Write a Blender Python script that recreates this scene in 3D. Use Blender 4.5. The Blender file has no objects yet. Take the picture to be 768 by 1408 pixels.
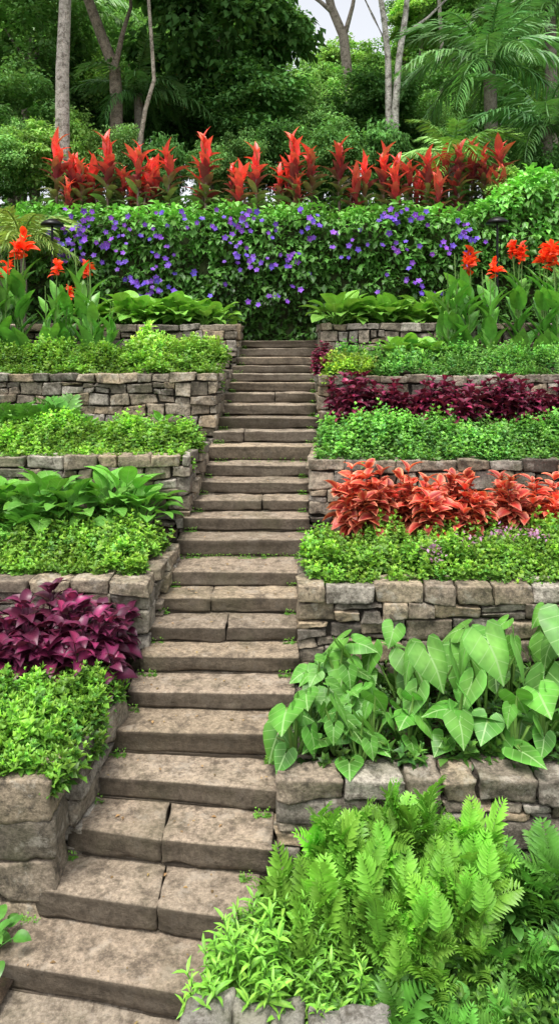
import bpy, bmesh, math, random
import numpy as np
from mathutils import Vector, noise
rng=np.random.default_rng(11); random.seed(11)
scene=bpy.context.scene; coll=scene.collection
CAMZ=3.7
def P(px,py,Y): return ((px-384)*Y/1000.0, Y, CAMZ-(py-482)*Y/1000.0)
U=lambda a,b,n=None: rng.uniform(a,b,n)
# ---------------------------------------------------------------- materials
def newmat(name):
    m=bpy.data.materials.new(name); m.use_nodes=True; nt=m.node_tree; nt.nodes.clear()
    return m,nt,nt.nodes,nt.links
def ramp(N,L,fac,stops):
    r=N.new('ShaderNodeValToRGB'); e=r.color_ramp.elements
    while len(e)<len(stops): e.new(0.5)
    for i,(p,c) in enumerate(stops):
        e[i].position=p; e[i].color=(c,c,c,1) if not isinstance(c,tuple) else (*c,1)
    L.new(fac,r.inputs[0]); return r.outputs[0]
def nz(N,L,co,scale,detail=4,rough=.6):
    n=N.new('ShaderNodeTexNoise'); n.inputs['Scale'].default_value=scale; n.inputs['Detail'].default_value=detail
    n.inputs['Roughness'].default_value=rough; L.new(co,n.inputs['Vector']); return n.outputs[0]
def mixc(N,L,fac,a,b,mode='MIX'):
    m=N.new('ShaderNodeMix'); m.data_type='RGBA'; m.blend_type=mode
    if isinstance(fac,(int,float)): m.inputs[0].default_value=fac
    else: L.new(fac,m.inputs[0])
    for s,v in ((6,a),(7,b)):
        if isinstance(v,tuple): m.inputs[s].default_value=(*v,1)
        else: L.new(v,m.inputs[s])
    return m.outputs[2]
def math_(N,L,op,a,b=None):
    m=N.new('ShaderNodeMath'); m.operation=op
    for i,v in enumerate((a,b)):
        if v is None: continue
        if isinstance(v,(int,float)): m.inputs[i].default_value=v
        else: L.new(v,m.inputs[i])
    return m.outputs[0]
def leafmat(name,rough=.45,trans=.25,veins=0.0,veincol=(.35,.5,.2),spec=.4,simple=False,bumpv=.3,nv=7):
    m,nt,N,L=newmat(name)
    at=N.new('ShaderNodeAttribute'); at.attribute_name='Col'
    col=at.outputs['Color']
    if not simple:
        tc=N.new('ShaderNodeTexCoord')
        v=nz(N,L,tc.outputs['Object'],9,2)
        k=ramp(N,L,v,[(.3,.75),(.7,1.25)])
        col=mixc(N,L,1.0,col,k,'MULTIPLY')
    oi=N.new('ShaderNodeObjectInfo')
    k2=ramp(N,L,oi.outputs['Random'],[(0,.78),(1,1.2)])
    col=mixc(N,L,1.0,col,k2,'MULTIPLY')
    if simple:
        bs=N.new('ShaderNodeBsdfDiffuse'); L.new(col,bs.inputs[0])
    else:
        bs=N.new('ShaderNodeBsdfPrincipled')
        if veins>0:
            uv=N.new('ShaderNodeUVMap'); sx=N.new('ShaderNodeSeparateXYZ'); L.new(uv.outputs[0],sx.inputs[0])
            t=math_(N,L,'ABSOLUTE',math_(N,L,'SUBTRACT',sx.outputs[0],.5))
            mid=math_(N,L,'LESS_THAN',t,.014)
            f=math_(N,L,'FRACT',math_(N,L,'SUBTRACT',math_(N,L,'MULTIPLY',sx.outputs[1],nv),math_(N,L,'MULTIPLY',t,nv*.65)))
            side=math_(N,L,'LESS_THAN',f,.08)
            vv=math_(N,L,'MULTIPLY',math_(N,L,'MAXIMUM',mid,math_(N,L,'MULTIPLY',side,.6)),veins)
            col=mixc(N,L,vv,col,veincol)
            bp=N.new('ShaderNodeBump'); bp.inputs['Strength'].default_value=bumpv; bp.inputs['Distance'].default_value=.01
            L.new(f,bp.inputs['Height']); L.new(bp.outputs[0],bs.inputs['Normal'])
        L.new(col,bs.inputs['Base Color']); bs.inputs['Roughness'].default_value=rough
        bs.inputs['Specular IOR Level'].default_value=spec
    tr=N.new('ShaderNodeBsdfTranslucent'); L.new(mixc(N,L,1.0,col,(1.25,1.25,.7),'MULTIPLY'),tr.inputs[0])
    mx=N.new('ShaderNodeMixShader'); mx.inputs[0].default_value=trans
    L.new(bs.outputs[0],mx.inputs[1]); L.new(tr.outputs[0],mx.inputs[2])
    o=N.new('ShaderNodeOutputMaterial'); L.new(mx.outputs[0],o.inputs[0]); return m
def rockmat(name,stain=(.06,.05,.038),light=(.46,.42,.35),moss=(.07,.08,.03),mossamt=.4,attr=True,base=(.25,.2,.16),bump=.8,sc=1.0,riser_shade=None):
    m,nt,N,L=newmat(name); tc=N.new('ShaderNodeTexCoord'); co=tc.outputs['Object']
    if attr:
        at=N.new('ShaderNodeAttribute'); at.attribute_name='Col'; c=at.outputs['Color']
    else: c=base
    n1=nz(N,L,co,5.5*sc,6,.7); n2=nz(N,L,co,34*sc,5,.75); n3=nz(N,L,co,9*sc,7,.75); n4=nz(N,L,co,1.7*sc,5,.6)
    k=ramp(N,L,n2,[(.3,.45),(.7,1.5)])
    c=mixc(N,L,1.0,c,k,'MULTIPLY')
    c=mixc(N,L,ramp(N,L,n3,[(.47,0.0),(.62,.85)]),c,stain)
    c=mixc(N,L,ramp(N,L,n1,[(.55,0.0),(.63,.5)]),c,light)
    if riser_shade:
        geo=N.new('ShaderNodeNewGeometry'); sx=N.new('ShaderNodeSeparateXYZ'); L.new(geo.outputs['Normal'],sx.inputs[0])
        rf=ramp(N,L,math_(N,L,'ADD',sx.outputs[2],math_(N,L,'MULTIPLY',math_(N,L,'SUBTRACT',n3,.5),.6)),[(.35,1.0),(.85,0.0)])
        c=mixc(N,L,math_(N,L,'MULTIPLY',rf,.75),c,riser_shade)  # upright faces tinted dark: riser shade painted into the stone colour
    c=mixc(N,L,math_(N,L,'MULTIPLY',ramp(N,L,n4,[(.52,0.0),(.68,1.0)]),mossamt),c,moss)
    bs=N.new('ShaderNodeBsdfPrincipled'); L.new(c,bs.inputs['Base Color']); bs.inputs['Roughness'].default_value=.88
    bs.inputs['Specular IOR Level'].default_value=.25
    h=math_(N,L,'ADD',math_(N,L,'MULTIPLY',n2,.4),n3)
    bp=N.new('ShaderNodeBump'); bp.inputs['Strength'].default_value=bump; bp.inputs['Distance'].default_value=.02
    L.new(h,bp.inputs['Height']); L.new(bp.outputs[0],bs.inputs['Normal'])
    o=N.new('ShaderNodeOutputMaterial'); L.new(bs.outputs[0],o.inputs[0]); return m
def plain(name,c,rough=.5,metal=0):
    m,nt,N,L=newmat(name); bs=N.new('ShaderNodeBsdfPrincipled')
    bs.inputs['Roughness'].default_value=rough; bs.inputs['Metallic'].default_value=metal
    tc=N.new('ShaderNodeTexCoord'); v=nz(N,L,tc.outputs['Object'],40,3)
    L.new(mixc(N,L,1.0,c,ramp(N,L,v,[(.3,.7),(.7,1.2)]),'MULTIPLY'),bs.inputs['Base Color'])
    o=N.new('ShaderNodeOutputMaterial'); L.new(bs.outputs[0],o.inputs[0]); return m
M_leaf=leafmat('leaf_soft'); M_gloss=leafmat('leaf_glossy',.38,.2,spec=.4)
M_vein=leafmat('leaf_veined',.45,.22,.7,(.34,.52,.20),spec=.25); M_dark=leafmat('leaf_burgundy',.38,.15,spec=.4)
M_taro=leafmat('leaf_taro',.42,.22,.75,(.32,.50,.20),spec=.3,bumpv=.08,nv=5.5)
M_petal=leafmat('petal',.5,.35); M_forest=leafmat('leaf_forest',.5,.3,simple=True)
M_stone=rockmat('wall_stone',bump=1.0); 
M_step=rockmat('step_stone',stain=(.085,.066,.048),light=(.36,.31,.245),moss=(.08,.075,.04),mossamt=.45,bump=.9,riser_shade=(.050,.040,.029))
M_core=rockmat('wall_core',attr=False,base=(.03,.026,.02),light=(.05,.04,.03))
M_soil=rockmat('soil',attr=False,base=(.055,.036,.022),light=(.10,.075,.05),stain=(.02,.014,.01),moss=(.05,.08,.015),mossamt=.7,sc=2)
M_ground=rockmat('forest_floor',attr=False,base=(.045,.06,.02),light=(.06,.09,.02),stain=(.02,.02,.01),moss=(.04,.08,.012),mossamt=.8,sc=.6)
M_bark=rockmat('bark_brown',attr=True,light=(.3,.27,.22),stain=(.07,.055,.04),moss=(.08,.09,.04),mossamt=.3)
M_black=plain('black_metal',(.012,.012,.013),.4,.6)
# ---------------------------------------------------------------- object helper
def obj(name,data,label=None,cat=None,group=None,parent=None,kind=None,loc=(0,0,0),rz=0,scale=1,mat=None):
    o=bpy.data.objects.new(name,data); coll.objects.link(o)
    o.location=loc; o.rotation_euler=(0,0,rz); o.scale=(scale,)*3 if not isinstance(scale,tuple) else scale
    if mat and data and not data.materials: data.materials.append(mat)
    if parent: o.parent=parent
    if label: o['label']=label
    if cat: o['category']=cat
    if group: o['group']=group
    if kind: o['kind']=kind
    return o
def rot(az,el,ro=0):
    az,el,ro=np.broadcast_arrays(np.atleast_1d(np.asarray(az,float)),el,ro)
    ca,sa,ce,se,cr,sr=np.cos(az),np.sin(az),np.cos(el),np.sin(el),np.cos(ro),np.sin(ro)
    z=np.zeros_like(ca); o=z+1
    Rz=np.stack([ca,-sa,z,sa,ca,z,z,z,o],-1).reshape(-1,3,3)
    Rx=np.stack([o,z,z,z,ce,-se,z,se,ce],-1).reshape(-1,3,3)
    Ry=np.stack([cr,z,sr,z,o,z,-sr,z,cr],-1).reshape(-1,3,3)
    return Rz@Rx@Ry
class B:
    def __init__(s): s.V=[];s.F=[];s.C=[];s.UV=[];s.n=0
    def raw(s,V,F,C,UV=None):
        V=np.asarray(V,float); s.V.append(V); s.F.append(np.asarray(F,int)+s.n)
        C=np.asarray(C,float); s.C.append(np.broadcast_to(C,(len(V),3)).copy())
        s.UV.append(np.full((len(V),2),.3) if UV is None else UV); s.n+=len(V)
    def add(s,t,R,T,S=1.0,c1=(1,1,1),c2=None):
        R=np.asarray(R); k=len(R); T=np.broadcast_to(np.asarray(T,float),(k,3)); n=len(t['V'])
        S=np.asarray(S,float)
        if S.ndim==0: S=np.full((k,3),float(S))
        elif S.ndim==1: S=np.repeat(S[:,None],3,1) if len(S)==k else np.broadcast_to(S,(k,3))
        VV=t['V'][None]*S[:,None,:]
        V=np.einsum('kij,knj->kni',R,VV)+T[:,None]
        c1=np.broadcast_to(np.asarray(c1,float),(k,3)); 
        if t.get('C') is not None: C=t['C'][None]*c1[:,None]
        else:
            c2=c1 if c2 is None else np.broadcast_to(np.asarray(c2,float),(k,3))
            w=t['W'][None,:,None]; C=c1[:,None]*(1-w)+c2[:,None]*w
        F=t['F'][None]+(np.arange(k)*n)[:,None,None]
        s.raw(V.reshape(-1,3),F.reshape(-1,4),C.reshape(-1,3),np.tile(t['UV'],(k,1)))
    def tpl(s):
        return dict(V=np.concatenate(s.V),F=np.concatenate(s.F),C=np.concatenate(s.C),UV=np.concatenate(s.UV))
    def mesh(s,name,mat,smooth=True):
        V=np.concatenate(s.V);F=np.concatenate(s.F);C=np.concatenate(s.C);UV=np.concatenate(s.UV)
        me=bpy.data.meshes.new(name); me.vertices.add(len(V)); me.vertices.foreach_set('co',V.astype(np.float32).ravel())
        me.loops.add(F.size); me.loops.foreach_set('vertex_index',F.astype(np.int32).ravel())
        me.polygons.add(len(F)); me.polygons.foreach_set('loop_start',(np.arange(len(F))*4).astype(np.int32))
        me.update(calc_edges=True)
        me.polygons.foreach_set('use_smooth',np.full(len(F),smooth))
        a=me.color_attributes.new('Col','FLOAT_COLOR','POINT')
        a.data.foreach_set('color',np.c_[np.clip(C,0,1),np.ones(len(C))].astype(np.float32).ravel())
        u=me.uv_layers.new(name='UVMap'); u.data.foreach_set('uv',UV[F.ravel()].astype(np.float32).ravel())
        me.materials.append(mat); me.update(); return me
# ---------------------------------------------------------------- leaf templates
def leaf(L=1,W=.5,n=4,cols=3,prof='ovate',fold=.3,bend=.8,ripple=0,wt='edge'):
    V=[];UV=[];Wt=[]
    y=z=0; pts=[]
    for i in range(n+1):
        pts.append((y,z)); a=.35*bend-bend*(i+.5)/n; y+=L/n*math.cos(a); z+=L/n*math.sin(a)
    for i in range(n+1):
        s=i/n
        if prof=='ovate': w=math.sin(math.pi*min(1,s**.75*.97+.03))**.8
        elif prof=='lance': w=math.sin(math.pi*min(1,s**.85*.95+.04))**.9*(1-.15*s)
        w=max(w,.02)*W/2
        for c in range(cols):
            t=-1+2*c/(cols-1)
            V.append((t*w,pts[i][0],pts[i][1]+fold*abs(t)*w+ripple*W*math.sin(s*14+t*2)*abs(t)))
            UV.append((.5+.5*t,s)); Wt.append(abs(t)**2 if wt=='edge' else s)
    for_=[]
    for i in range(n):
        for c in range(cols-1):
            a=i*cols+c; for_.append((a,a+1,a+cols+1,a+cols))
    W_=np.array(Wt)
    if wt=='edge': 
        sarr=np.array([u[1] for u in UV]); W_=np.clip(W_+(sarr>.93)*1,0,1)
    return dict(V=np.array(V),F=np.array(for_),W=W_,UV=np.array(UV))
def heart(L=1,bend=.35,fold=.12,nr=5,wid=1.0,rip=.012):
    ctrl=[(0,.66),(.05,.58),(.16,.43),(.28,.25),(.37,.06),(.40,-.10),(.36,-.25),(.26,-.34),(.14,-.34),(.05,-.22),(0,-.04)]
    pts=[]
    for i in range(len(ctrl)-1):
        for k in (0,.5): pts.append(tuple(ctrl[i][j]*(1-k)+ctrl[i+1][j]*k for j in (0,1)))
    pts.append(ctrl[-1]); right=pts; left=[(-x,y) for x,y in pts[::-1][1:-1]]; ring=right+left; m=len(ring)
    V=[];UV=[];W=[];F=[]
    fr=[.01]+[(i+1)/nr for i in range(nr)]
    for f in fr:
        for (x,y) in ring:
            X=x*f*wid;Y=y*f
            Z=-bend*Y*abs(Y)+fold*abs(X)-.2*X*X + rip*math.sin(Y*9+X*5)*f
            V.append((X*L,Y*L,Z*L)); UV.append((.5+X*.7,.35+Y*.8)); W.append(f)
    for r in range(len(fr)-1):
        for j in range(m):
            a=r*m+j;b=r*m+(j+1)%m; F.append((a,a+m,b+m,b))
    return dict(V=np.array(V),F=np.array(F),W=np.array(W)**3,UV=np.array(UV))
def tube(pts,rad,ns=6):
    pts=[Vector(p) for p in pts]; V=[];F=[]
    for i,p in enumerate(pts):
        d=(pts[min(i+1,len(pts)-1)]-pts[max(i-1,0)]).normalized()
        a=d.orthogonal().normalized() if abs(d.z)<.9 else Vector((1,0,0)).cross(d).normalized(); b=d.cross(a)
        for k in range(ns):
            t=2*math.pi*k/ns; V.append(p+(a*math.cos(t)+b*math.sin(t))*rad[i])
    for i in range(len(pts)-1):
        for k in range(ns):
            F.append((i*ns+k,i*ns+(k+1)%ns,(i+1)*ns+(k+1)%ns,(i+1)*ns+k))
    return np.array([tuple(v) for v in V]),np.array(F)
def jit(c,k,a=.2):
    c=np.asarray(c,float); return c[None]*(1+U(-a,a,(k,1)))*(1+U(-.08,.08,(k,3)))
L_small=leaf(1,.6,2,3,'ovate',.35,.7); L_lance=leaf(1,.30,3,3,'lance',.3,.7)
L_narrow=leaf(1,.16,3,3,'lance',.3,.8); L_mid=leaf(1,.50,5,5,'ovate',.3,1.1,.02); L_bam=leaf(1,.24,3,3,'lance',.3,1.0)
L_droop=leaf(1,.50,5,5,'ovate',.3,1.6,.02)
L_paddle=leaf(1,.38,7,5,'lance',.35,.6,.02)
L_cordy=leaf(1,.32,6,3,'lance',.4,1.1,wt='s'); L_hosta=leaf(1,.72,6,5,'ovate',.25,.9,.02)
# ---------------------------------------------------------------- world, sun, camera
w=bpy.data.worlds.new('World'); scene.world=w; w.use_nodes=True; nt=w.node_tree; N=nt.nodes; L=nt.links; N.clear()
sky=N.new('ShaderNodeTexSky'); sky.sky_type='NISHITA'; sky.sun_disc=False
sky.sun_elevation=math.radians(68); sky.sun_rotation=math.radians(200); sky.air_density=1.0; sky.dust_density=4.0
hs=N.new('ShaderNodeHueSaturation'); hs.inputs['Saturation'].default_value=.2; hs.inputs['Value'].default_value=2.1; L.new(sky.outputs[0],hs.inputs['Color'])
bg=N.new('ShaderNodeBackground'); bg.inputs[1].default_value=.15; L.new(hs.outputs[0],bg.inputs[0])
wo=N.new('ShaderNodeOutputWorld'); L.new(bg.outputs[0],wo.inputs[0])
sl=bpy.data.lights.new('sun','SUN'); sl.energy=3.0; sl.angle=math.radians(16); sl.color=(1,.955,.88)
so=obj('sun',sl); so.rotation_euler=(math.radians(16),0,math.radians(-35)); so.location=(-5,-10,20)
cd=bpy.data.cameras.new('camera'); cam=obj('camera',cd); cam.location=(0,0,CAMZ); cam.rotation_euler=(math.radians(90),0,0)
cd.sensor_fit='VERTICAL'; cd.sensor_height=24; cd.lens=24*1000/1408; cd.shift_y=-222/1408; cd.clip_end=500; cd.clip_start=.05
scene.camera=cam
scene.view_settings.view_transform='Standard'; scene.view_settings.look='None'; scene.view_settings.exposure=0
# ---------------------------------------------------------------- ground
def ground_z(x,y):
    if y<3.4: return -.06
    if y<13.35: return max(-.06,.44*(y-3.74)-.45)
    if y<13.75: return 3.77+(y-13.35)/.4*2.3
    return 6.07+.2*min(y-13.75,50)+.4*noise.noise(Vector((x*.12,y*.12,0)))*min(1,(y-13.75)/4)
xs=np.concatenate([np.linspace(-150,-12,10),np.linspace(-10,10,41),np.linspace(12,150,10)])
ys=np.concatenate([np.linspace(-60,0,6),np.linspace(1,13.2,30),[13.35,13.5,13.75,14],np.linspace(15,50,36),np.linspace(60,250,8)])
V=[(x,y,ground_z(x,y)) for y in ys for x in xs]; nx=len(xs)
F=[(j*nx+i,j*nx+i+1,(j+1)*nx+i+1,(j+1)*nx+i) for j in range(len(ys)-1) for i in range(nx-1)]
b=B(); b.raw(V,F,(.1,.1,.1)); obj('ground',b.mesh('ground',M_ground),kind='structure')
# ---------------------------------------------------------------- rock block
bm=bmesh.new(); bmesh.ops.create_cube(bm,size=2); bmesh.ops.subdivide_edges(bm,edges=bm.edges[:],cuts=6,use_grid_fill=True)
bm.verts.ensure_lookup_table(); KV=np.array([v.co[:] for v in bm.verts]); KF=np.array([[v.index for v in f.verts] for f in bm.faces]); bm.free()
KV=np.sign(KV)*np.abs(KV)**.6
def block(bd,corners,col,r=.02,amp=.012,amp2=.004):
    c=np.asarray(corners,float)
    hx=np.linalg.norm(c[1]-c[0])/2;hy=np.linalg.norm(c[2]-c[0])/2;hz=np.linalg.norm(c[4]-c[0])/2
    h=np.array([hx,hy,hz]); r=min(r,h.min()*.45)
    p=KV*h; q=np.clip(p,-(h-r),h-r); d=p-q; n=np.linalg.norm(d,axis=1,keepdims=True); n[n==0]=1
    p=q+np.minimum(n,r)*d/n; u=(p/h+1)/2
    out=np.zeros_like(p)
    for iz in (0,1):
        for iy in (0,1):
            for ix in (0,1):
                wgt=(u[:,0] if ix else 1-u[:,0])*(u[:,1] if iy else 1-u[:,1])*(u[:,2] if iz else 1-u[:,2])
                out+=wgt[:,None]*c[ix+2*iy+4*iz]
    cen=out.mean(0); dirs=(out-cen)/h; dirs/=np.linalg.norm(dirs,axis=1,keepdims=True)
    for i in range(len(out)):
        v=Vector(out[i]); a=noise.noise(v*6)*amp+noise.noise(v*15)*amp*.7+noise.noise(v*45)*amp2
        out[i]+=dirs[i]*a
    bd.raw(out,KF,col)
STONE=[(.31,.255,.185),(.22,.185,.14),(.37,.31,.235),(.26,.21,.155),(.18,.155,.125),(.33,.265,.185),(.36,.325,.27),(.26,.23,.19),(.36,.28,.185)]
def scol(): 
    c=np.array(random.choice(STONE)); return c*random.uniform(.65,1.12)
def wall(path,zt,zb,th=.24,cap=.12,course=(.12,.19),bw=(.14,.38),capw=(.2,.42),label='',amp=.02):
    bd=B(); cb=B(); pts=[np.array(p,float) for p in path]
    for si in range(len(pts)-1):
        a,c=pts[si],pts[si+1]; d=c-a; Ln=np.linalg.norm(d); d/=Ln; nrm=np.array([d[1],-d[0]]); inn=-nrm
        s0,s1=0,Ln
        if abs(d[1])>abs(d[0]):
            if si>0: s0+=th+.01
            else: s1-=th+.01
        A=a+d*(s0+.03)+inn*.065; Bq=a+d*(s1-.03)+inn*.065; A2=A+inn*(th-.09); B2=Bq+inn*(th-.09)
        cc=[(*A,zb),(*Bq,zb),(*A2,zb),(*B2,zb),(*A,zt-.05),(*Bq,zt-.05),(*A2,zt-.05),(*B2,zt-.05)]
        cb.raw(cc,[(0,1,5,4),(2,6,7,3),(0,4,6,2),(1,3,7,5),(4,5,7,6),(0,2,3,1)],(.05,.045,.035))
        z=zt; first=True
        while z>zb:
            hh=cap if first else random.uniform(*course); z0=z-hh; s=s0
            if not first and z0<zb+.05: z0=min(z0,zb)
            wav=lambda ss,zz: 0 if zz>zt-.02 else .018*math.sin(ss*3.1+zz*17)+.01*math.sin(ss*7+zz*5)
            while s<s1-.01:
                ww=random.uniform(*(capw if first else bw))
                if s1-(s+ww)<.1: ww=s1-s
                out=random.uniform(-.015,.035)+(.015 if first else 0)
                subs=[(z0,z)]
                if not first and hh>.145 and random.random()<.28: m=z0+hh*random.uniform(.35,.65); subs=[(z0,m),(m,z)]
                for (q0,q1) in subs:
                    cuts=[(s,s+ww)]
                    if len(subs)==2 and ww>.24 and random.random()<.6: mm=s+ww*random.uniform(.35,.65); cuts=[(s,mm),(mm,s+ww)]
                    for (sa,sb) in cuts:
                        g=.008; J=lambda:random.uniform(-.018,.018); cs=[]
                        tz=random.uniform(-.015,.012) if first else 0
                        for iz,zq in enumerate((q0+g,q1-g+tz)):
                            for t in (-out,th):
                                for ss in (sa+g,sb-g):
                                    p=a+d*(ss+J())+inn*(t+J()*1.3); cs.append((p[0],p[1],zq+wav(ss,q1 if iz else q0)+J()*(.8 if q1<zt-.05 else .5)))
                        block(bd,cs,scol(),r=.007,amp=amp,amp2=.009)
                s+=ww
            z=z0; first=False
    wl=obj('stone_wall',bd.mesh('stone_wall',M_stone),label=label,cat='wall')
    obj('mortar_core',cb.mesh('mortar_core',M_core,False),parent=wl)
    return wl
# stair geometry table ------------------------------------------------
xl=[-60,-10,48,92,130,155,180,195,208,220,233,248,258,265,272,280,290,296,300,304,308,312,320,323,325,327,328]
xr=[300,320,350,370,383,397,400,405,408,410,415,422,422,423,423,425,432,433,434,434,436,436,437,438,438,438,438]
yy=[1460,1350,1245,1153,1077,1008,953,904,861,822,787,741,712,687,663,640,614,594,575,557,541,526,514,503,491,479,468]
ST=[]
for n in range(27):
    Yn=3.74+.34*n if n<=10 else 7.65+.34*(n-11)
    Z=3.7-(yy[n]-482)*Yn/1000; ST.append([(xl[n]-384)*Yn/1000,(xr[n]-384)*Yn/1000,Yn,Z])
ST[0]=[-1.72,-.28,3.74,0.0]
tilt=[.27,.26,.24,.22,.17,.1,.05]+[0.01]*20
root=obj('stone_staircase',None,label='long weathered brown stone staircase climbing between planted terraces',cat='stairs')
joints={1:[],2:[.56],3:[.47],4:[],5:[],6:[],7:[],8:[.52],9:[.38],10:[],11:[],12:[],13:[.6],16:[],17:[.3],20:[.55]}
SC=[(.285,.226,.165),(.305,.245,.18),(.255,.205,.15),(.275,.228,.172),(.315,.248,.172)]
for n in range(27):
    x0,x1,Yn,Z=ST[n]; t=tilt[n]; nxt=ST[n+1] if n<26 else [x0,x1,Yn+.6,Z+.15]
    depth=nxt[2]-Yn+.12; bd=B()
    js=joints.get(n,[])
    es=[0]+js+[1]; x0e=x0-.03-U(0,.02); x1e=x1+.03
    if n==0: depth=.5
    base=np.array(random.choice(SC))*random.uniform(.82,1.12)
    rise=Z-(ST[n-1][3] if n else -.15)
    for k in range(len(es)-1):
        a,c=es[k],es[k+1]; g=.003
        dz=random.uniform(-.006,.006); dy=random.uniform(-.015,.015); hb=max(.10,rise*.9)
        def cor(z0,z1,rec):
            cs=[]
            for iz in (z0,z1):
                for ib in (0,1):
                    for e,sg in ((a,1),(c,-1)):
                        X=x0e+(x1e-x0e)*e+sg*g; Y=Yn+t*(.5-e)+(depth if ib else rec)+(dy if not ib else 0)
                        if ib==0: Y+=random.uniform(-.018,.018)
                        cs.append((X+random.uniform(-.006,.006),Y,iz+random.uniform(-.007,.007)))
            return cs
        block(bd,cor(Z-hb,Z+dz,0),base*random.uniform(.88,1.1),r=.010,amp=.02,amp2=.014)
        block(bd,cor(Z-rise-.03,Z-hb-.004,.02),base*.35,r=.008,amp=.014,amp2=.006)  # recessed strip under the slab, its shade put into a darker stone colour
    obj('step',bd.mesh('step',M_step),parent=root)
bd=B()
for n in range(27):
    x0,x1,Yn,Z=ST[n]; e=(ST[n+1][2] if n<26 else Yn+.6)+.1
    y0=Yn+.09+tilt[n]*.5
    Vc=[(x0,y0,Z-.9),(x1,y0,Z-.9),(x0,e,Z-.9),(x1,e,Z-.9),(x0,y0,Z-.1),(x1,y0,Z-.1),(x0,e,Z-.1),(x1,e,Z-.1)]
    bd.raw(Vc,[(0,1,5,4),(2,6,7,3),(0,4,6,2),(1,3,7,5),(4,5,7,6),(0,2,3,1)],(.1,.08,.06))
obj('footing',bd.mesh('footing',M_soil,False),parent=root)
bd=B()
for (xa,xb) in ((-2.4,-1.45),(-1.44,-.75),(-.74,-.2)):
    cs=[(x,y,z) for z in (-.26,-.135) for y in (2.6,3.72) for x in (xa,xb)]
    block(bd,cs,np.array(SC[0]),.02,.01)
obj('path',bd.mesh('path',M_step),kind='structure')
# ---------------------------------------------------------------- walls
wall([(-2.9,4.55),(-1.40,4.55),(-1.235,5.7)],1.05,.1,th=.3,cap=.27,course=(.24,.3),bw=(.45,.7),capw=(.45,.6),label='low retaining wall of large rough grey blocks beside the lowest steps',amp=.028)
wall([(-4.2,6.35),(-1.13,6.35),(-1.05,7.6)],1.70,.7,th=.32,cap=.13,course=(.14,.2),bw=(.2,.4),capw=(.25,.4),label='weathered stone retaining wall with flat capstones above burgundy plants')
wall([(-5,8.05),(-.985,8.05),(-.90,9.3)],2.54,1.6,th=.26,cap=.14,label='irregular rubble stone retaining wall behind broad green leaves')
wall([(-6,9.8),(-.84,9.8),(-.76,11.6)],3.40,2.4,th=.26,cap=.13,label='irregular rubble stone retaining wall with mossy joints')
wall([(-6,11.9),(-.70,11.9),(-.69,13.1)],4.14,3.2,th=.26,cap=.13,label='highest rubble stone retaining wall beside the top steps')
wall([(.10,6.2),(-.03,4.85),(3.6,4.85)],.86,.05,th=.26,cap=.16,course=(.14,.2),bw=(.25,.45),capw=(.22,.5),label='low stone retaining wall in front of taro leaves',amp=.03)
wall([(.26,7.5),(.155,6.4),(4.4,6.4)],1.64,.75,th=.28,cap=.17,course=(.12,.18),bw=(.2,.45),capw=(.15,.5),label='stone retaining wall with thick capstones above taro leaves')
wall([(.45,9.3),(.335,8.2),(5.2,8.2)],2.47,1.5,th=.26,cap=.14,label='brownish stone retaining wall behind red coleus')
wall([(.61,11.6),(.525,9.9),(6,9.9)],3.37,2.4,th=.26,cap=.13,label='rubble stone retaining wall behind burgundy coleus')
wall([(.69,13.1),(.66,11.9),(6,11.9)],4.15,3.2,th=.26,cap=.13,label='highest rubble stone retaining wall near red cannas')
def soil(x0a,x0b,x1a,x1b,y0,y1,z0,z1):
    nx_,ny_=24,8; V=[]
    for j in range(ny_+1):
        t=j/ny_; a=x0a+(x0b-x0a)*t; c=x1a+(x1b-x1a)*t
        for i in range(nx_+1):
            x=a+(c-a)*i/nx_; y=y0+(y1-y0)*t; V.append((x,y,z0+(z1-z0)*t+.03*noise.noise(Vector((x*4,y*4,0)))))
    F=[(j*(nx_+1)+i,j*(nx_+1)+i+1,(j+1)*(nx_+1)+i+1,(j+1)*(nx_+1)+i) for j in range(ny_) for i in range(nx_)]
    b=B(); b.raw(V,F,(.1,.1,.1)); obj('soil',b.mesh('soil',M_soil),kind='structure')
soil(-2.9,-4,-1.45,-1.25,4.7,6.5,.95,1.0); soil(-4.2,-5,-1.2,-1.1,6.5,8.2,1.62,1.75); soil(-5,-6,-1.05,-.95,8.2,9.95,2.46,2.6)
soil(-6,-6,-.9,-.8,9.95,12.05,3.30,3.4); soil(-6,-6,-.75,-.75,12.05,13.6,4.05,4.1)
soil(.1,.2,3.6,4.4,5.0,6.6,.78,.85); soil(.25,.4,4.4,5.2,6.55,8.35,1.56,1.72); soil(.42,.58,5.2,6,8.35,10.05,2.4,2.6)
soil(.6,.7,6,6,10.05,12.05,3.3,3.4); soil(.72,.74,6,6,12.05,13.6,4.08,4.1); soil(-.42,-.02,3.4,3.4,3.0,4.95,.0,.2)
soil(-3.5,-3.5,-1.66,-1.45,3.4,4.7,-.02,.12)
for i,(px,py,Y,sx,sy) in enumerate([(285,1388,3.72,.28,.2),(345,1394,3.7,.2,.18),(395,1399,3.7,.2,.2),(445,1402,3.68,.2,.2),(505,1405,3.66,.24,.2)]):
    bd=B(); x,y,z=P(px,py,Y); J=lambda:random.uniform(-.03,.03)
    cs=[(x+ax*sx/2+J(),y+ay*sy/2+J(),zz+J()*.5) for zz in (z-.3,z) for ay in (-1,1) for ax in (-1,1)]
    block(bd,cs,np.array((.22,.205,.18)),.02,.04)
    obj('edging_stone',bd.mesh('edging_stone',M_stone),label='rough grey edging stone half hidden by leaves',cat='stone',group='edging stones along the lowest bed')
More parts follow.
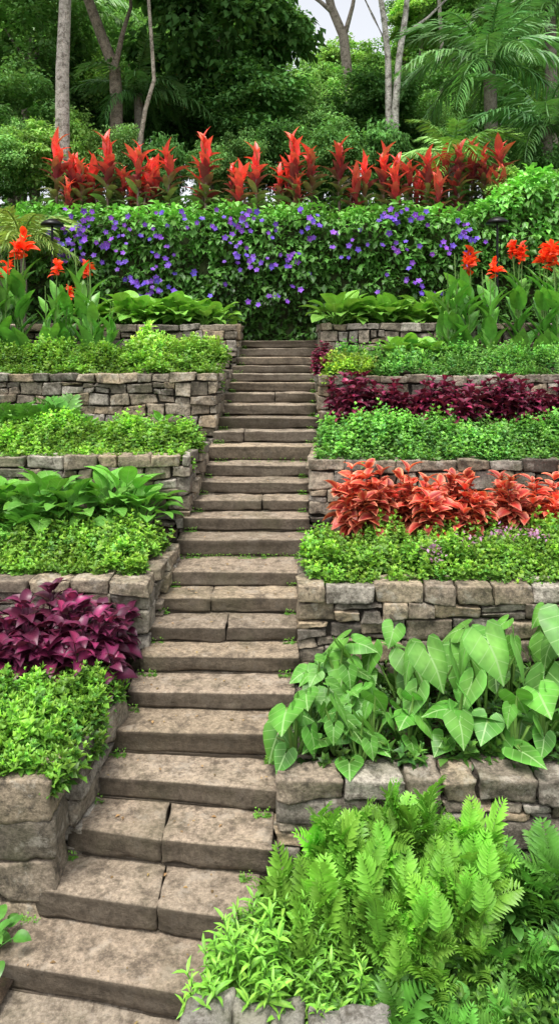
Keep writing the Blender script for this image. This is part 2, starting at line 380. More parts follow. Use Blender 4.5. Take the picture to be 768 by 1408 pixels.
# ---------------------------------------------------------------- ground cover
def sprig(lf,tiers,ll,h,c,el0=.1,el1=1.1,per=4):
    b=B()
    for i in range(tiers):
        t=i/(max(1,tiers-1)); k=per; az=np.arange(k)*2*math.pi/k+i*.8+U(-.2,.2,k)
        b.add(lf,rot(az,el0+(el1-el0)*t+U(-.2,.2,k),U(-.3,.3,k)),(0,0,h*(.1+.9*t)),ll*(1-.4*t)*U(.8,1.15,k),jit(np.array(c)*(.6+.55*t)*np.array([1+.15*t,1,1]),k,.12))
    return b.tpl()
def gc(label,xa,xb,y0,y1,z0,z1,n,c,ls=.05,h=.09,lf=L_small,bump=.1,name='ground_cover',side=None,mat=None,tiers=3,spill=.13):
    sp=[sprig(random.choice((lf,L_lance)) if k==3 else lf,tiers,ls*(1,1.2,.85,1.3)[k],h,np.array(c)*[(1,1,1),(1.1,1.03,1),(.8,.93,1.1),(1.1,1.05,.9)][k]) for k in range(4)]; b=B()
    t=U(0,1,n); A=xa[0]+(xa[1]-xa[0])*t; Cc=xb[0]+(xb[1]-xb[0])*t; u=U(0,1,n); yv=y0+(y1-y0)*t
    N3=lambda x,y,s,o:noise.noise(Vector((x*s,y*s,o)))
    edge=np.array([N3(y,0,4,3)*.12+N3(y,0,11,3)*.06 for y in yv]); xv=A+(Cc-A)*u+edge*((u>.88) if side=='L' else (u<.12))
    prof=np.sin(np.clip(t*1.15,0,1)*math.pi/2)
    es=np.minimum(u*(Cc-A),(1-u)*(Cc-A))/.22; es=np.clip(es,0,1)**.5
    bp=np.array([N3(x,y*1.3,2.0,z0*3)*1.3+.8*N3(x,y,5,z0)+.5*N3(x,y,13,z0) for x,y in zip(xv,yv)])
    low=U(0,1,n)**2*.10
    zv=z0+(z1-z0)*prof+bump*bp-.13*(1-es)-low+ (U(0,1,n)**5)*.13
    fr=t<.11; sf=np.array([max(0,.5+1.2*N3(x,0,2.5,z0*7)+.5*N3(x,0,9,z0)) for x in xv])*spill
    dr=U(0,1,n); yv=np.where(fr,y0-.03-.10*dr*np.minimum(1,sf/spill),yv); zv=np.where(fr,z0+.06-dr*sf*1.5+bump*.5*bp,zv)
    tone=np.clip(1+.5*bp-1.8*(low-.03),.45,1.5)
    for k in range(4):
        i=np.arange(k,n,4); m=len(i)
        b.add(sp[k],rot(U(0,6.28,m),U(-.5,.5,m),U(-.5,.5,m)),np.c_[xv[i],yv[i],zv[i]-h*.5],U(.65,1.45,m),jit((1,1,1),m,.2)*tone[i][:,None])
    return obj(name,b.mesh(name,mat or M_leaf),label=label,cat='ground cover',kind='stuff')
G1=(.165,.40,.05);G2=(.20,.44,.06);G3=(.155,.40,.08)
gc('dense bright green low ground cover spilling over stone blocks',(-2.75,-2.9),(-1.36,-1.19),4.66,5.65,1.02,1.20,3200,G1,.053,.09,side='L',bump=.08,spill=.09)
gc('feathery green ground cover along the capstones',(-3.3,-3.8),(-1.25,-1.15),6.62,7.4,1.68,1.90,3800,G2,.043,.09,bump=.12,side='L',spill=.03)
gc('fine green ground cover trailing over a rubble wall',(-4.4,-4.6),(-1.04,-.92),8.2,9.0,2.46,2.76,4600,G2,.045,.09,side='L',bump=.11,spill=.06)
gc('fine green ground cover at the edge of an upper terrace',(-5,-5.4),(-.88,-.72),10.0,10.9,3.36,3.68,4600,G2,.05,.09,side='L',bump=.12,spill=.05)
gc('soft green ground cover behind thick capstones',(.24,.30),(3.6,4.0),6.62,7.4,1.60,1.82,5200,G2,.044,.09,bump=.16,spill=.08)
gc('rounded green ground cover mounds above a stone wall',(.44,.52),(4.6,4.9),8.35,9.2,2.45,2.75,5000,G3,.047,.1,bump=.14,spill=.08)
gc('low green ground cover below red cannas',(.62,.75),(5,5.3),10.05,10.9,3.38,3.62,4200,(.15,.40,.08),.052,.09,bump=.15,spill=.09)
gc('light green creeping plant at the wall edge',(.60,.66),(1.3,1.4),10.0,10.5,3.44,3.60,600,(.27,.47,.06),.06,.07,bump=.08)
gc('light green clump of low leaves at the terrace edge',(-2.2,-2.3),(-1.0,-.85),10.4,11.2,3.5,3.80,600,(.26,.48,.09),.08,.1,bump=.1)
gc('green undergrowth around the stems of red cordylines',(-6,-7),(6,7),14.25,15.6,6.15,6.6,2000,(.12,.28,.06),.14,.2,bump=.2)
b=B(); pf=leaf(1,.7,2,3,'ovate',.1,.3)
for (px,py,Y) in [(590,762,6.85),(690,740,7.15),(735,742,7.1),(640,752,7.0),(600,772,6.8)]:
    n=46; x,y,z=P(px,py,Y); b.add(pf,rot(U(0,6.28,n),U(0,1.4,n),0),np.c_[x+rng.normal(0,.07,n),y+U(-.12,.1,n),z+.05+rng.normal(0,.03,n)],U(.03,.05,n),jit((.6,.30,.52),n,.3))
obj('small_flowers',b.mesh('small_flowers',M_petal),label='sprinkle of tiny lilac blossoms among ground cover',cat='flowers',kind='stuff')
# ---------------------------------------------------------------- plant meshes
def bushy(c_in,c_out,nst=9,H=.5,ll=.14,spread=.2,lf=L_mid,stemc=(.08,.02,.04),mat=None,per=7,k=3,hi=None,ph=.35):
    b=B()
    for s in range(nst):
        az=U(0,6.28); r=spread*math.sqrt(U(0,1)); hx,hy=r*math.cos(az),r*math.sin(az); h=H*U(.5,1.05)*(1-.35*(r/spread)**2)
        p=[(hx*.35,hy*.35,0),(hx*.7,hy*.7,h*.5),(hx,hy,h)]
        V,F=tube(p,[.008,.007,.004],5); b.raw(V,F,stemc)
        for i in range(per):
            t=.25+.75*i/(per-1); a=U(0,6.28)+np.arange(k)*6.28/k
            q=np.array(p[0])*(1-t)+np.array(p[2])*t
            el=-.35+1.0*t**2+U(-.2,.25,k)
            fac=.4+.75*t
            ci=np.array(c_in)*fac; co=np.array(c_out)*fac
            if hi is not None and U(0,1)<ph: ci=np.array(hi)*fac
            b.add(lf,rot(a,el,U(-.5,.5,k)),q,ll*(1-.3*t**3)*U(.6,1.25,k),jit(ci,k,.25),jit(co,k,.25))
    return b.mesh('plant',mat or M_leaf)
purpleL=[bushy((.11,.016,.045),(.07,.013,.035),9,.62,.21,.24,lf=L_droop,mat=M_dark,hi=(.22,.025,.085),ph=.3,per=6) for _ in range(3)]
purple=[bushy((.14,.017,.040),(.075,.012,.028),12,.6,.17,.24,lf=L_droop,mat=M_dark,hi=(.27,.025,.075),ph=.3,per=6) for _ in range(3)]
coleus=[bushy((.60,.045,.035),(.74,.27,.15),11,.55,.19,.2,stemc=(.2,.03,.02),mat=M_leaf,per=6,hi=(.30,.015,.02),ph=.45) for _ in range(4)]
def row(meshes,name,label,cat,group,pts,sc=(.85,1.15),rr=3.14):
    for (x,y,z) in pts:
        obj(name,random.choice(meshes),label=label,cat=cat,group=group,loc=(x,y,z),rz=U(-rr,rr),scale=float(U(*sc)))
def line(px0,px1,Y,z,n,jy=.15,jx=.05):
    return [((px0+(px1-px0)*(i+.5)/n-384)*Y/1000+U(-jx,jx),Y+U(-jy,jy),z) for i in range(n)]
row(purpleL,'coleus_plant','bushy burgundy purple coleus in front of a stone wall','coleus plant','burgundy coleus plants in the beds',line(-60,155,5.95,.98,6)+line(-40,145,5.72,.98,5),(.95,1.25))
row(purple,'coleus_plant','dark burgundy coleus with pointed leaves below a stone wall','coleus plant','burgundy coleus plants in the beds',line(460,840,9.5,2.68,13,.12,.12)+line(470,840,9.3,2.64,10,.12,.12),(.95,1.35))
row(purple,'coleus_plant','small magenta leaved coleus beside the upper steps','coleus plant','burgundy coleus plants in the beds',[(.66,10.9,3.4),(.85,11.2,3.4),(1.0,11.5,3.45),(.72,11.5,3.5),(.62,10.3,3.3)],(.5,.7))
row(coleus,'coleus_plant','bright red and orange coleus in front of a stone wall','coleus plant','red coleus plants in the bed',[((px-384)*Y/1000,Y,1.76) for px,Y in [(492,7.7),(510,7.5),(560,7.75),(575,7.55),(622,7.7),(640,7.55),(693,7.75),(708,7.55),(745,7.7),(800,7.7),(830,7.6)]],(1.05,1.35))
def hosta(c,n=16,ll=.3,pet=.3,lf=L_hosta,mat=None,c2=None,elr=(-.1,1.0)):
    b=B()
    for i in range(n):
        az=i*2.4+U(-.3,.3); f=i/n; tilt_=(1-f)*1.0+.15; hl=pet*U(.7,1.1)
        d=np.array([-math.sin(az)*math.sin(tilt_),math.cos(az)*math.sin(tilt_),math.cos(tilt_)]); e=d*hl
        V,F=tube([(0,0,0),tuple(e*.5+np.array([0,0,.03])),tuple(e)],[.008,.007,.005],5); b.raw(V,F,np.array(c)*.9)
        b.add(lf,rot(az+U(-.3,.3),elr[0]+(elr[1]-elr[0])*f+U(-.2,.2),U(-.3,.3)),e,ll*U(.75,1.15),jit(np.array(c)*(.75+.4*f),1,.12),jit(np.array(c2 or c)*(.75+.4*f),1,.1))
    return b.mesh('plant',mat or M_vein)
hostas=[hosta((.14,.37,.05),24,.25,.34,elr=(-.2,.95)) for _ in range(3)]
hostal=[hosta((.20,.44,.06),20,.22,.22,elr=(-.2,1.0)) for _ in range(3)]
row(hostas,'hosta_plant','broad leaved bright green plant behind ground cover','leafy plant','broad leaved green plants',line(-30,215,7.6,1.84,8,.18),(.95,1.3))
row(hostas,'hosta_plant','large green leaved plant at the foot of a rubble wall','leafy plant','broad leaved green plants',line(100,240,9.2,2.60,4,.12),(.5,.7))
row(hostal,'hosta_plant','light green broad leaved plant on the top terrace','leafy plant','light broad leaved plants on the top terrace',line(120,310,12.5,4.08,11,.25)+line(450,615,12.5,4.08,10,.25),(1.2,1.9))
row(hostal,'hosta_plant','pale green leafy plant behind ground cover','leafy plant','light broad leaved plants on the top terrace',line(180,225,11.0,3.5,2)+line(530,600,10.9,3.5,3),(1,1.4))
H_leaf=heart(1,.2,.04); H_leafw=heart(1,.35,-.06,wid=1.12,rip=.02)
def taro(n,ll,pet,c,elr=(-1.2,.15),azr=1.4,tlm=1.0):
    b=B()
    for i in range(n):
        az=i*2.4+U(-.4,.4); f=i/max(1,n-1); tl=(tlm-(tlm-.1)*f)*U(.8,1.1); hl=pet*(.45+.6*f)*U(.75,1.15)
        d=np.array([-math.sin(az)*math.sin(tl),math.cos(az)*math.sin(tl),math.cos(tl)])*hl
        V,F=tube([(0,0,0),tuple(d*.6+np.array([0,0,.05])),tuple(d)],[.013,.010,.006],6); b.raw(V,F,(.16,.30,.06))
        la=math.pi+max(-azr,min(azr,((az)%(2*math.pi)-math.pi)*.8))+U(-.5,.5)
        b.add(random.choice((H_leaf,H_leafw)),rot(la,U(*elr),U(-.5,.5)),d,ll*U(.55,1.15),jit(np.array(c)*(.5+.6*f),1,.2),jit(np.array(c)*.85,1,.12))
    return b.mesh('plant',M_taro)
taros=[taro(7,.38,.62,(.13,.35,.05)) for _ in range(5)]; tarol=[taro(5,.54,.74,(.155,.38,.07),(-1.2,-.4),.8,.8) for _ in range(3)]
taros_s=[taro(8,.26,.33,(.11,.32,.045)) for _ in range(4)]
lab='taro plant with large heart shaped veined leaves'
row(taros,'taro_plant',lab,'taro plant','taro plants behind the low wall',line(440,880,6.0,.84,6,.14,.08),(.85,1.1),.9)
row(tarol,'taro_plant','taro plant with very large pale green leaves','taro plant','taro plants behind the low wall',[((px-384)*Y/1000,Y,.82) for px,Y in [(585,5.5),(665,5.55),(770,5.7)]],(.9,1.05),.4)
row(taros_s,'taro_plant','young taro plant with smaller heart shaped leaves','taro plant','taro plants behind the low wall',line(415,840,5.2,.84,7,.1,.08)+line(405,520,5.5,.84,4,.1)+line(425,470,5.9,.9,2)+[(.10,5.15,.76),(.55,5.05,.78)],(.75,1.35),1.0)
gc('dark low growth between taro stems',(.12,.2),(3.4,4.0),5.1,6.2,.82,.95,700,(.07,.19,.03),.07,.08,bump=.05,name='undergrowth',spill=.02)
# ferns and lowest bed
def frond(n=15,L=.5,w=.16,c=(.15,.36,.045),dr=1.3):
    b=B(); s=np.linspace(.08,1,n); a=.5-dr*s; y=np.cumsum(np.cos(a))*L/n; z=np.cumsum(np.sin(a))*L/n
    pl=w*np.sin(np.pi*(.15+.85*(1-s))*.62)*1.05+.01
    for sg in (1,-1):
        b.add(L_lance,rot(np.full(n,-sg*.95)+U(-.1,.1,n),U(-.1,.25,n),0),np.c_[np.zeros(n),y,z],pl[:,None]*np.array([[1.1,1,1]]),np.tile(c,(n,1)))
    b.add(L_lance,rot(0,a[-1]),(0,y[-1],z[-1]),w*.35,c)
    V,F=tube([(0,0,0)]+[(0,y[i],z[i]) for i in range(0,n,3)],[.003]*(1+len(range(0,n,3))),4); b.raw(V,F,np.array(c)*.9)
    return b.tpl()
def fern(n,L,c,el=(.3,1.35),w=.16):
    fr=[frond(15,L,w,c) for _ in range(2)]; b=B()
    for i in range(n):
        f=i/n; b.add(random.choice(fr),rot(i*2.4+U(-.3,.3),el[0]+(el[1]-el[0])*f+U(-.1,.1),U(-.3,.3)),(U(-.03,.03),U(-.03,.03),0),U(.7,1.15),jit((1,1,1),1,.2)*(.7+.4*f))
    return b.mesh('plant',M_leaf)
def fernbush(c,nst=9,H=.46,L=.20):
    fr=[frond(12,L,L*.42,np.array(c)*k,.8) for k in (.88,1,1.15)]; b=B()
    for s in range(nst):
        az=U(0,6.28); r=.19*math.sqrt(U(0,1)); hx,hy=r*math.cos(az),r*math.sin(az); h=H*U(.4,1.1)
        V,F=tube([(hx*.3,hy*.3,0),(hx,hy,h)],[.006,.004],4); b.raw(V,F,np.array(c)*.7)
        for i in range(7):
            t=.3+.7*i/6; b.add(random.choice(fr),rot(i*2.4+U(-.4,.4),.15+1.1*t**2+U(-.2,.2),U(-.5,.5)),(hx*t,hy*t,h*t),U(.6,1.3),jit((1,1,1),1,.2)*(.45+.65*t))
    return b.mesh('plant',M_leaf)
ferns=[fernbush((.21,.47,.055)) for _ in range(4)]; fernd=[fern(14,.42,(.13,.35,.05)) for _ in range(2)]
fl='lush bright green ferny plant with divided fronds'
Q=lambda l:[((p-384)*Y/1000,Y,z) for p,Y,z in l]
row(ferns,'fern_plant',fl,'fern','bright green ferns in the lowest bed',Q([(425,4.3,.14),(455,4.45,.24),(485,4.45,.28),(515,4.5,.32),(550,4.5,.40),(582,4.5,.40),(612,4.45,.34),(640,4.45,.24),(455,4.25,.16),(500,4.25,.22),(545,4.3,.26),(595,4.25,.24),(640,4.3,.16),(480,4.12,.12),(530,4.1,.14),(575,4.08,.12),(620,4.1,.08),(440,4.12,.08),(560,3.98,.05)]),(.8,1.15))
row(fernd,'fern_plant','small dark green fern at the bed edge','fern','bright green ferns in the lowest bed',Q([(545,3.75,.1),(600,3.8,.1),(520,3.85,.12),(700,3.8,.1),(760,4.0,.15),(640,3.7,.08),(700,4.4,.3),(735,4.35,.35),(690,4.1,.15),(670,4.5,.3),(765,4.45,.4)]),(.55,.85))
row(fernd,'fern_plant','light green fern below a rubble wall','fern','bright green ferns in the lowest bed',Q([(50,9.3,2.62),(15,9.3,2.62),(85,9.4,2.65),(570,11,3.45),(40,7.3,1.8)]),(1.1,1.4))
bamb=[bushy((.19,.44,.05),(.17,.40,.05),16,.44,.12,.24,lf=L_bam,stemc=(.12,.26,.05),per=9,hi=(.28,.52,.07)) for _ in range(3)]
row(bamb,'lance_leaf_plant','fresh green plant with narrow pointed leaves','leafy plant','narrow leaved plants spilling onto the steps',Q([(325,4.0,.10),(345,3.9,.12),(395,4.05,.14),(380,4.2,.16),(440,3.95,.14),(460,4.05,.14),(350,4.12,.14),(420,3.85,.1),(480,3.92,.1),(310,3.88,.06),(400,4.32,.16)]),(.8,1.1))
hostam=[hosta((.11,.31,.05),14,.18,.3,mat=M_gloss,elr=(-.3,.9)) for _ in range(2)]
row(hostam,'leafy_plant','glossy broad leaved green plant in the lowest bed','leafy plant','glossy plants in the lowest bed',Q([(695,4.3,.3),(760,4.1,.1),(650,3.85,.05),(800,4.0,.2)]),(.55,.8))
row(hostam,'leafy_plant','small glossy plant beside a block wall','leafy plant','glossy plants in the lowest bed',Q([(-12,4.25,.15),(-40,4.3,.15)]),(.5,.6))
straps=[]
for _ in range(2):
    b=B(); k=18; b.add(L_paddle,rot(np.arange(k)*2.4,U(.5,1.25,k),0),(0,0,0),np.c_[U(.18,.26,k),U(.3,.48,k),U(.4,.6,k)],jit((.10,.28,.05),k,.25)); straps.append(b.mesh('plant',M_gloss))
row(straps,'strap_leaf_plant','plant with long glossy strap shaped leaves','leafy plant','strap leaved plants in the lowest bed',Q([(770,4.25,.3),(765,3.8,.05),(820,4.4,.4),(745,4.1,.15),(790,4.05,.2)]),(.65,.85))
gc('mixed low weeds and moss covering the lowest bed',(-.25,.1),(2.0,2.6),3.45,4.75,.06,.3,2600,(.13,.32,.05),.05,.06,bump=.04,name='weeds')
b=B(); sp=[sprig(L_small,2,.022,.03,G1) for _ in range(3)]
for n in range(1,26):
    x0,x1,Yn,Z=ST[n]; k=int(16 if n!=10 else 70)
    for sd in (0,1):
        m=k; xx=(x0+U(0,.14,m)) if sd==0 else (x1-U(0,.1,m)) 
        if n in (10,15): xx=U(x0,x1,m)
        y_=ST[n+1][2]-U(.005,.05,m)+tilt[min(n+1,26)]*(.5-(xx-x0)/(x1-x0))
        b.add(random.choice(sp),rot(U(0,6.28,m),U(-.3,.3,m)),np.c_[xx,y_,np.full(m,Z)],U(.6,1.3,m),jit((1,1,1),m,.2))
obj('weeds',b.mesh('weeds',M_leaf),label='tiny green weeds growing in the step joints',cat='weeds',kind='stuff')
b=B()
for n in range(0,20):
    x0,x1,Yn,Z=ST[n]; m=9; b.add(L_small,rot(U(0,6.28,m),U(-.1,.15,m),0),np.c_[U(x0+.05,x1-.05,m),U(Yn+.05,Yn+.28,m),np.full(m,Z+.008)],U(.015,.04,m),jit((.30,.20,.09),m,.4))
obj('fallen_leaves',b.mesh('fallen_leaves',M_leaf),label='scattered dry leaf litter on stone treads',cat='leaves',kind='stuff')
# ---------------------------------------------------------------- canna
def petal_cluster(c=(.88,.06,.025),s=.16,n=24):
    b=B(); az=U(0,6.28,n); el=U(-.4,1.4,n)
    b.add(L_mid,rot(az,el,U(-.8,.8,n)),np.c_[U(-.04,.04,n),U(-.04,.04,n),U(-.12,.12,n)],s*U(.6,1.0,n),jit(c,n,.2),jit(np.array(c)*np.array([1.1,2.2,1.2]),n,.2))
    return b.mesh('flower',M_petal)
cflow=[petal_cluster() for _ in range(3)]
def canna():
    b=B(); tops=[]
    for s in range(3):
        bx,by=U(-.2,.2),U(-.12,.12); H=U(1.5,1.9); lean=(U(-.2,.2),U(-.12,.12))
        V,F=tube([(bx,by,0),(bx+lean[0]*.5,by+lean[1]*.5,H*.5),(bx+lean[0],by+lean[1],H)],[.02,.015,.008],6); b.raw(V,F,(.16,.28,.07))
        for i in range(8):
            t=.06+.62*i/7; q=(bx+lean[0]*t,by+lean[1]*t,H*t)
            b.add(L_paddle,rot(i*2.5+U(-.3,.3),U(.75,1.3),U(-.3,.3)),q,np.array([[1.1,1,1]])*U(.45,.66)*(1-.25*t),jit((.15,.39,.06),1,.22))
        tops.append((bx+lean[0],by+lean[1],H))
    return b.mesh('plant',M_gloss),tops
cannas=[canna() for _ in range(4)]
def place_canna(x,y,z,sc,nf):
    me,tops=random.choice(cannas); rz=U(0,6.28)
    o=obj('canna_plant',me,label='tall canna with paddle leaves and red orange flowers',cat='canna',group='red flowering cannas on the terraces',loc=(x,y,z),rz=rz,scale=sc)
    for t in random.sample(tops,nf):
        obj('flower',random.choice(cflow),parent=o,loc=t,rz=U(0,6.28),scale=float(U(.7,1.4)))
for px,Y,sc,nf in [(5,11.3,.98,2),(38,11.4,1.05,2),(75,11.2,.85,1),(118,11.4,1.05,1),(-25,11.2,1.0,3),(145,11.3,.6,0),(95,11.5,.8,1),(618,11.4,.85,0),(640,11.4,.98,2),(668,11.2,.9,1),(700,11.4,1.0,3),(735,11.3,.98,2),(768,11.2,1.0,3),(800,11.3,1.0,2)]:
    x,y,_=P(px,0,Y); place_canna(x,y,3.38,sc,nf)
# ---------------------------------------------------------------- cordyline
def cordy(heads,k=28,mix=0):
    b=B()
    for h in range(heads):
        H=U(.65,1.1) if h else U(1.05,1.3); lx,ly=(U(-.32,.32),U(-.15,.15)) if h else (0,0)
        V,F=tube([(0,0,0),(lx*.6,ly*.6,H*.4),(lx,ly,H)],[.03,.024,.016],6); b.raw(V,F,(.20,.13,.10))
        f=np.arange(k)/k
        hot=np.array([.90,.075,.070]); dark=np.array([.22,.03,.045]); gr=np.array([.12,.17,.06])
        c1=np.where((f<.4)[:,None],gr[None]*(1-f[:,None]*2)+dark*f[:,None]*2,dark+(hot-dark)*((f[:,None]-.45-mix)/.35).clip(0,1))
        c2=c1*np.array([1.1,2.0,1.6]); T=np.c_[np.full(k,lx),np.full(k,ly),H-.85*(1-f)]
        m=(U(0,1,k)<.15)[:,None]; c1=np.where(m,np.array([[.18,.22,.08]]),c1)
        b.add(L_cordy,rot(np.arange(k)*2.4+U(-.4,.4,k),.35+1.05*f+U(-.3,.25,k),U(-.5,.5,k)),T,np.c_[U(.36,.52,k),U(.30,.55,k),U(.42,.55,k)]*(.85+.15*f[:,None]),c1*(1+U(-.35,.3,(k,1))),c2)
    return b.mesh('plant',M_gloss)
cords=[cordy(1),cordy(2),cordy(2,26,.08),cordy(3,24),cordy(1,30,.1),cordy(2,26,.15)]
for px,sc in [(78,1.26),(112,.85),(148,1.26),(190,1.1),(232,1.1),(283,1.28),(320,.75),(352,1.08),(405,1.28),(428,1.0),(466,1.08),(500,.95),(527,1.08),(562,.9),(588,.95),(612,1.08),(648,1.12),(664,.95),(688,1.12),(170,.8),(630,1.0),(98,.9),(210,.85),(385,.8),(545,.85)]:
    Y=14.3+U(-.15,.4); x,_,_=P(px,0,Y)
    obj('cordyline_plant',random.choice(cords),label='spiky red cordyline with darker lower leaves above a hedge',cat='cordyline',group='red cordylines behind the flowering hedge',loc=(x,Y,ground_z(x,Y)+.02),rz=U(0,6.28),scale=sc*1.02)
# ---------------------------------------------------------------- hedge
b=B(); hx0,hx1=-5.0,5.6; Hn=14000
def hedge_top(x): return 6.17+.12*noise.noise(Vector((x*1.5,0,0)))+(0 if x<3.6 else min(.7,(x-3.6)*.7))
xv=U(hx0,hx1,Hn); isTop=U(0,1,Hn)<.2
zv=np.empty(Hn);yv=np.empty(Hn)
for i in range(Hn):
    tp=hedge_top(xv[i])
    if isTop[i]: yv[i]=U(13.2,14.1); zv[i]=tp+.12*noise.noise(Vector((xv[i]*5,yv[i]*5,0)))+U(-.05,.18)
    else:
        zv[i]=U(3.85,tp); v=Vector((xv[i]*1.3,zv[i]*1.6,5)); yv[i]=13.26-.3*noise.noise(v)-.22*noise.noise(v*3)+U(-.05,.1)
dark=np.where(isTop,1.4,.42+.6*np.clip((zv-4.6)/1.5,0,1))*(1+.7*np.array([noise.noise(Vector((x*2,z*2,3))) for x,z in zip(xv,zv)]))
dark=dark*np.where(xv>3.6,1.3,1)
el=np.where(isTop,U(-.3,.9,Hn),U(-1.2,.2,Hn)); az=np.where(isTop,U(0,6.28,Hn),math.pi+U(-1.3,1.3,Hn))
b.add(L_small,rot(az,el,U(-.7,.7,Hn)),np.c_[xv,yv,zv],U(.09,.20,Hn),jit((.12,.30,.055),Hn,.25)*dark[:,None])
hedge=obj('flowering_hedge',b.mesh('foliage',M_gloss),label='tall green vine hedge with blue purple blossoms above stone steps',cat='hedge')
cb=B(); cb.raw([(x,y,z) for z in (3.6,6.0) for y in (13.42,13.9) for x in (hx0,hx1)],[(0,1,5,4),(2,6,7,3),(0,4,6,2),(1,3,7,5),(4,5,7,6),(0,2,3,1)],(.05,.05,.05))
obj('backing',cb.mesh('backing',M_ground,False),parent=hedge)
b=B(); k=5; b.add(leaf(1,.85,2,3,'ovate',.1,.3),rot(np.arange(k)*2*math.pi/5,.25),(0,0,0),.055,(1,1,1))
b.add(L_small,rot([0,2,4],[.9,.9,.9]),(0,0,0),.015,(3,3.5,3)); fl5=b.tpl()
b=B(); cx=[];cz=[]
for i in range(85):
    px=U(85,655); t=U(0,1)**1.3; py=294+t*(130 if abs(px-375)<250 else 80); k=random.choice([1,1,2,3,4,6,8]); cx+=list(px+rng.normal(0,13,k)); cz+=list(py+rng.normal(0,9,k))
cx=np.array(cx);cz=np.array(cz).clip(288,440); n=len(cx); Y=12.98+U(-.1,.08,n)
T=np.c_[(cx-384)*Y/1000,Y,CAMZ-(cz-482)*Y/1000]
b.add(fl5,rot(U(-.6,.6,n),math.pi/2+U(-.8,.3,n),0)@rot(U(0,6.28,n),0,0),T,U(.75,1.35,n),jit((.15,.07,.55),n,.3)*np.c_[U(.8,1.7,n),np.ones(n),np.ones(n)])
fo=obj('blossoms',b.mesh('blossoms',M_petal),parent=hedge,kind='stuff')
# ---------------------------------------------------------------- lamps
def lamp(px,pyt,Y,zb):
    x,y,z=P(px,pyt,Y)
    pr=B(); V,F=tube([(0,0,0),(0,0,z-zb-.02)],[.022,.02],10); pr.raw(V,F,(.02,.02,.02))
    r=obj('garden_lamp',None,label='black mushroom shaped garden lamp on a thin pole',cat='garden lamp',group='black garden lamps beside the hedge',loc=(x,y,zb))
    obj('pole',pr.mesh('pole',M_black),parent=r)
    sh=B(); V,F=tube([(0,0,-.06),(0,0,-.055),(0,0,-.02),(0,0,.03),(0,0,.06),(0,0,.07)],[.03,.19,.185,.12,.05,.01],20); sh.raw(V,F,(.02,.02,.02))
    obj('lamp_shade',sh.mesh('lamp_shade',M_black),parent=r,loc=(0,0,z-zb))
lamp(72,306,12.3,4.05); lamp(683,303,12.4,4.1)
# ---------------------------------------------------------------- palms
def pinnate(n=36,L=1.8,w=.5,c=(.10,.24,.05),droop=1.6,e0=.6):
    b=B(); s=np.linspace(.1,1,n); a=e0-droop*s; y=np.cumsum(np.cos(a))*L/n; z=np.cumsum(np.sin(a))*L/n
    pl=w*np.sin(np.pi*(.1+.85*s))**.5
    for sg in (1,-1):
        b.add(L_narrow,rot(np.full(n,-sg*.95)+U(-.1,.1,n),U(-.9,-.3,n),sg*.3),np.c_[np.zeros(n),y,z],np.c_[pl*.65,pl,pl],jit(c,n,.15))
    V,F=tube([(0,0,0)]+[(0,y[i],z[i]) for i in range(0,n,4)],[.025]*1+[.018]*len(range(0,n,4)),4); b.raw(V,F,np.array(c)*.8)
    return b.tpl()
def palm(x,y,zb,H,L,n,c,label,w=.5,el=(.0,1.2),tr=.12):
    r=obj('palm_tree',None,label=label,cat='palm tree',loc=(x,y,zb))
    if H>0.2:
        b=B(); V,F=tube([(0,0,-.3),(.05,0,H*.5),(0,0,H)],[tr*1.3,tr,tr*.9],10); b.raw(V,F,(.2,.175,.14)); obj('trunk',b.mesh('trunk',M_bark),parent=r)
    b=B(); fr=[pinnate(L=L,w=w,c=c,droop=d) for d in (1.5,2.1)]
    for i in range(n):
        f=i/n; b.add(fr[i%2],rot(i*2.4+U(-.2,.2),el[0]+(el[1]-el[0])*f-.3,U(-.2,.2)),(0,0,H),U(.8,1.1),jit((1,1,1),1,.2))
    obj('crown',b.mesh('crown',M_gloss),parent=r)
def pl(px,py,Y,*a,zb=None,mh=.3,**k):
    x,y,z=P(px,py,Y); g=ground_z(x,y) if zb is None else zb; palm(x,y,g,max(mh,z-g),*a,**k)
pl(672,85,16.4,2.5,22,(.15,.33,.10),'tall palm tree with long drooping feathery fronds',.55,(-.1,1.3),.15)
pl(750,175,15.5,2.2,18,(.14,.32,.09),'medium palm with arching dark green fronds',.5)
pl(622,218,15.3,1.6,18,(.25,.49,.10),'young bright green palm behind red cordylines',.36)
pl(30,335,12.7,1.2,18,(.38,.56,.13),'small yellow green areca palm beside the hedge',.32,(.1,1.3),.05,zb=4.08)
pl(755,10,19,2.6,18,(.16,.34,.10),'distant tall palm with drooping fronds',.6,(-.1,1.3),.16)
pl(190,130,18,2.1,14,(.15,.33,.09),'low palm with fan of fronds among trees',.5)
pl(105,20,22,2.4,14,(.16,.34,.09),'palm with narrow drooping fronds among taller trees',.6)
# ---------------------------------------------------------------- trees
def crown(c,ncl=70,nl=140,ls=.10,flat=.85,el=(-.9,.4)):
    b=B(); base=np.array(c)
    for i in range(ncl):
        d=rng.normal(size=3); d/=np.linalg.norm(d); r=U(.3,1.1)**.6; cc=d*r*np.array([1,1,flat])*U(.85,1.15); cr=U(.12,.34)
        q=rng.normal(size=(nl,3)); q[:,2]+=.25; q/=np.linalg.norm(q,axis=1,keepdims=True); q*=U(.4,1.3,(nl,1))*cr; q[:,2]*=.75
        az=np.arctan2(-q[:,0],q[:,1])+U(-.7,.7,nl); e=U(*el,nl)
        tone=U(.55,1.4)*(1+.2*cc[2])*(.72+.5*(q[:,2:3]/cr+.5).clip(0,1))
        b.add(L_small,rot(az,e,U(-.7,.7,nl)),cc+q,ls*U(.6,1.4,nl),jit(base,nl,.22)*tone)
    return b.mesh('crown',M_forest)
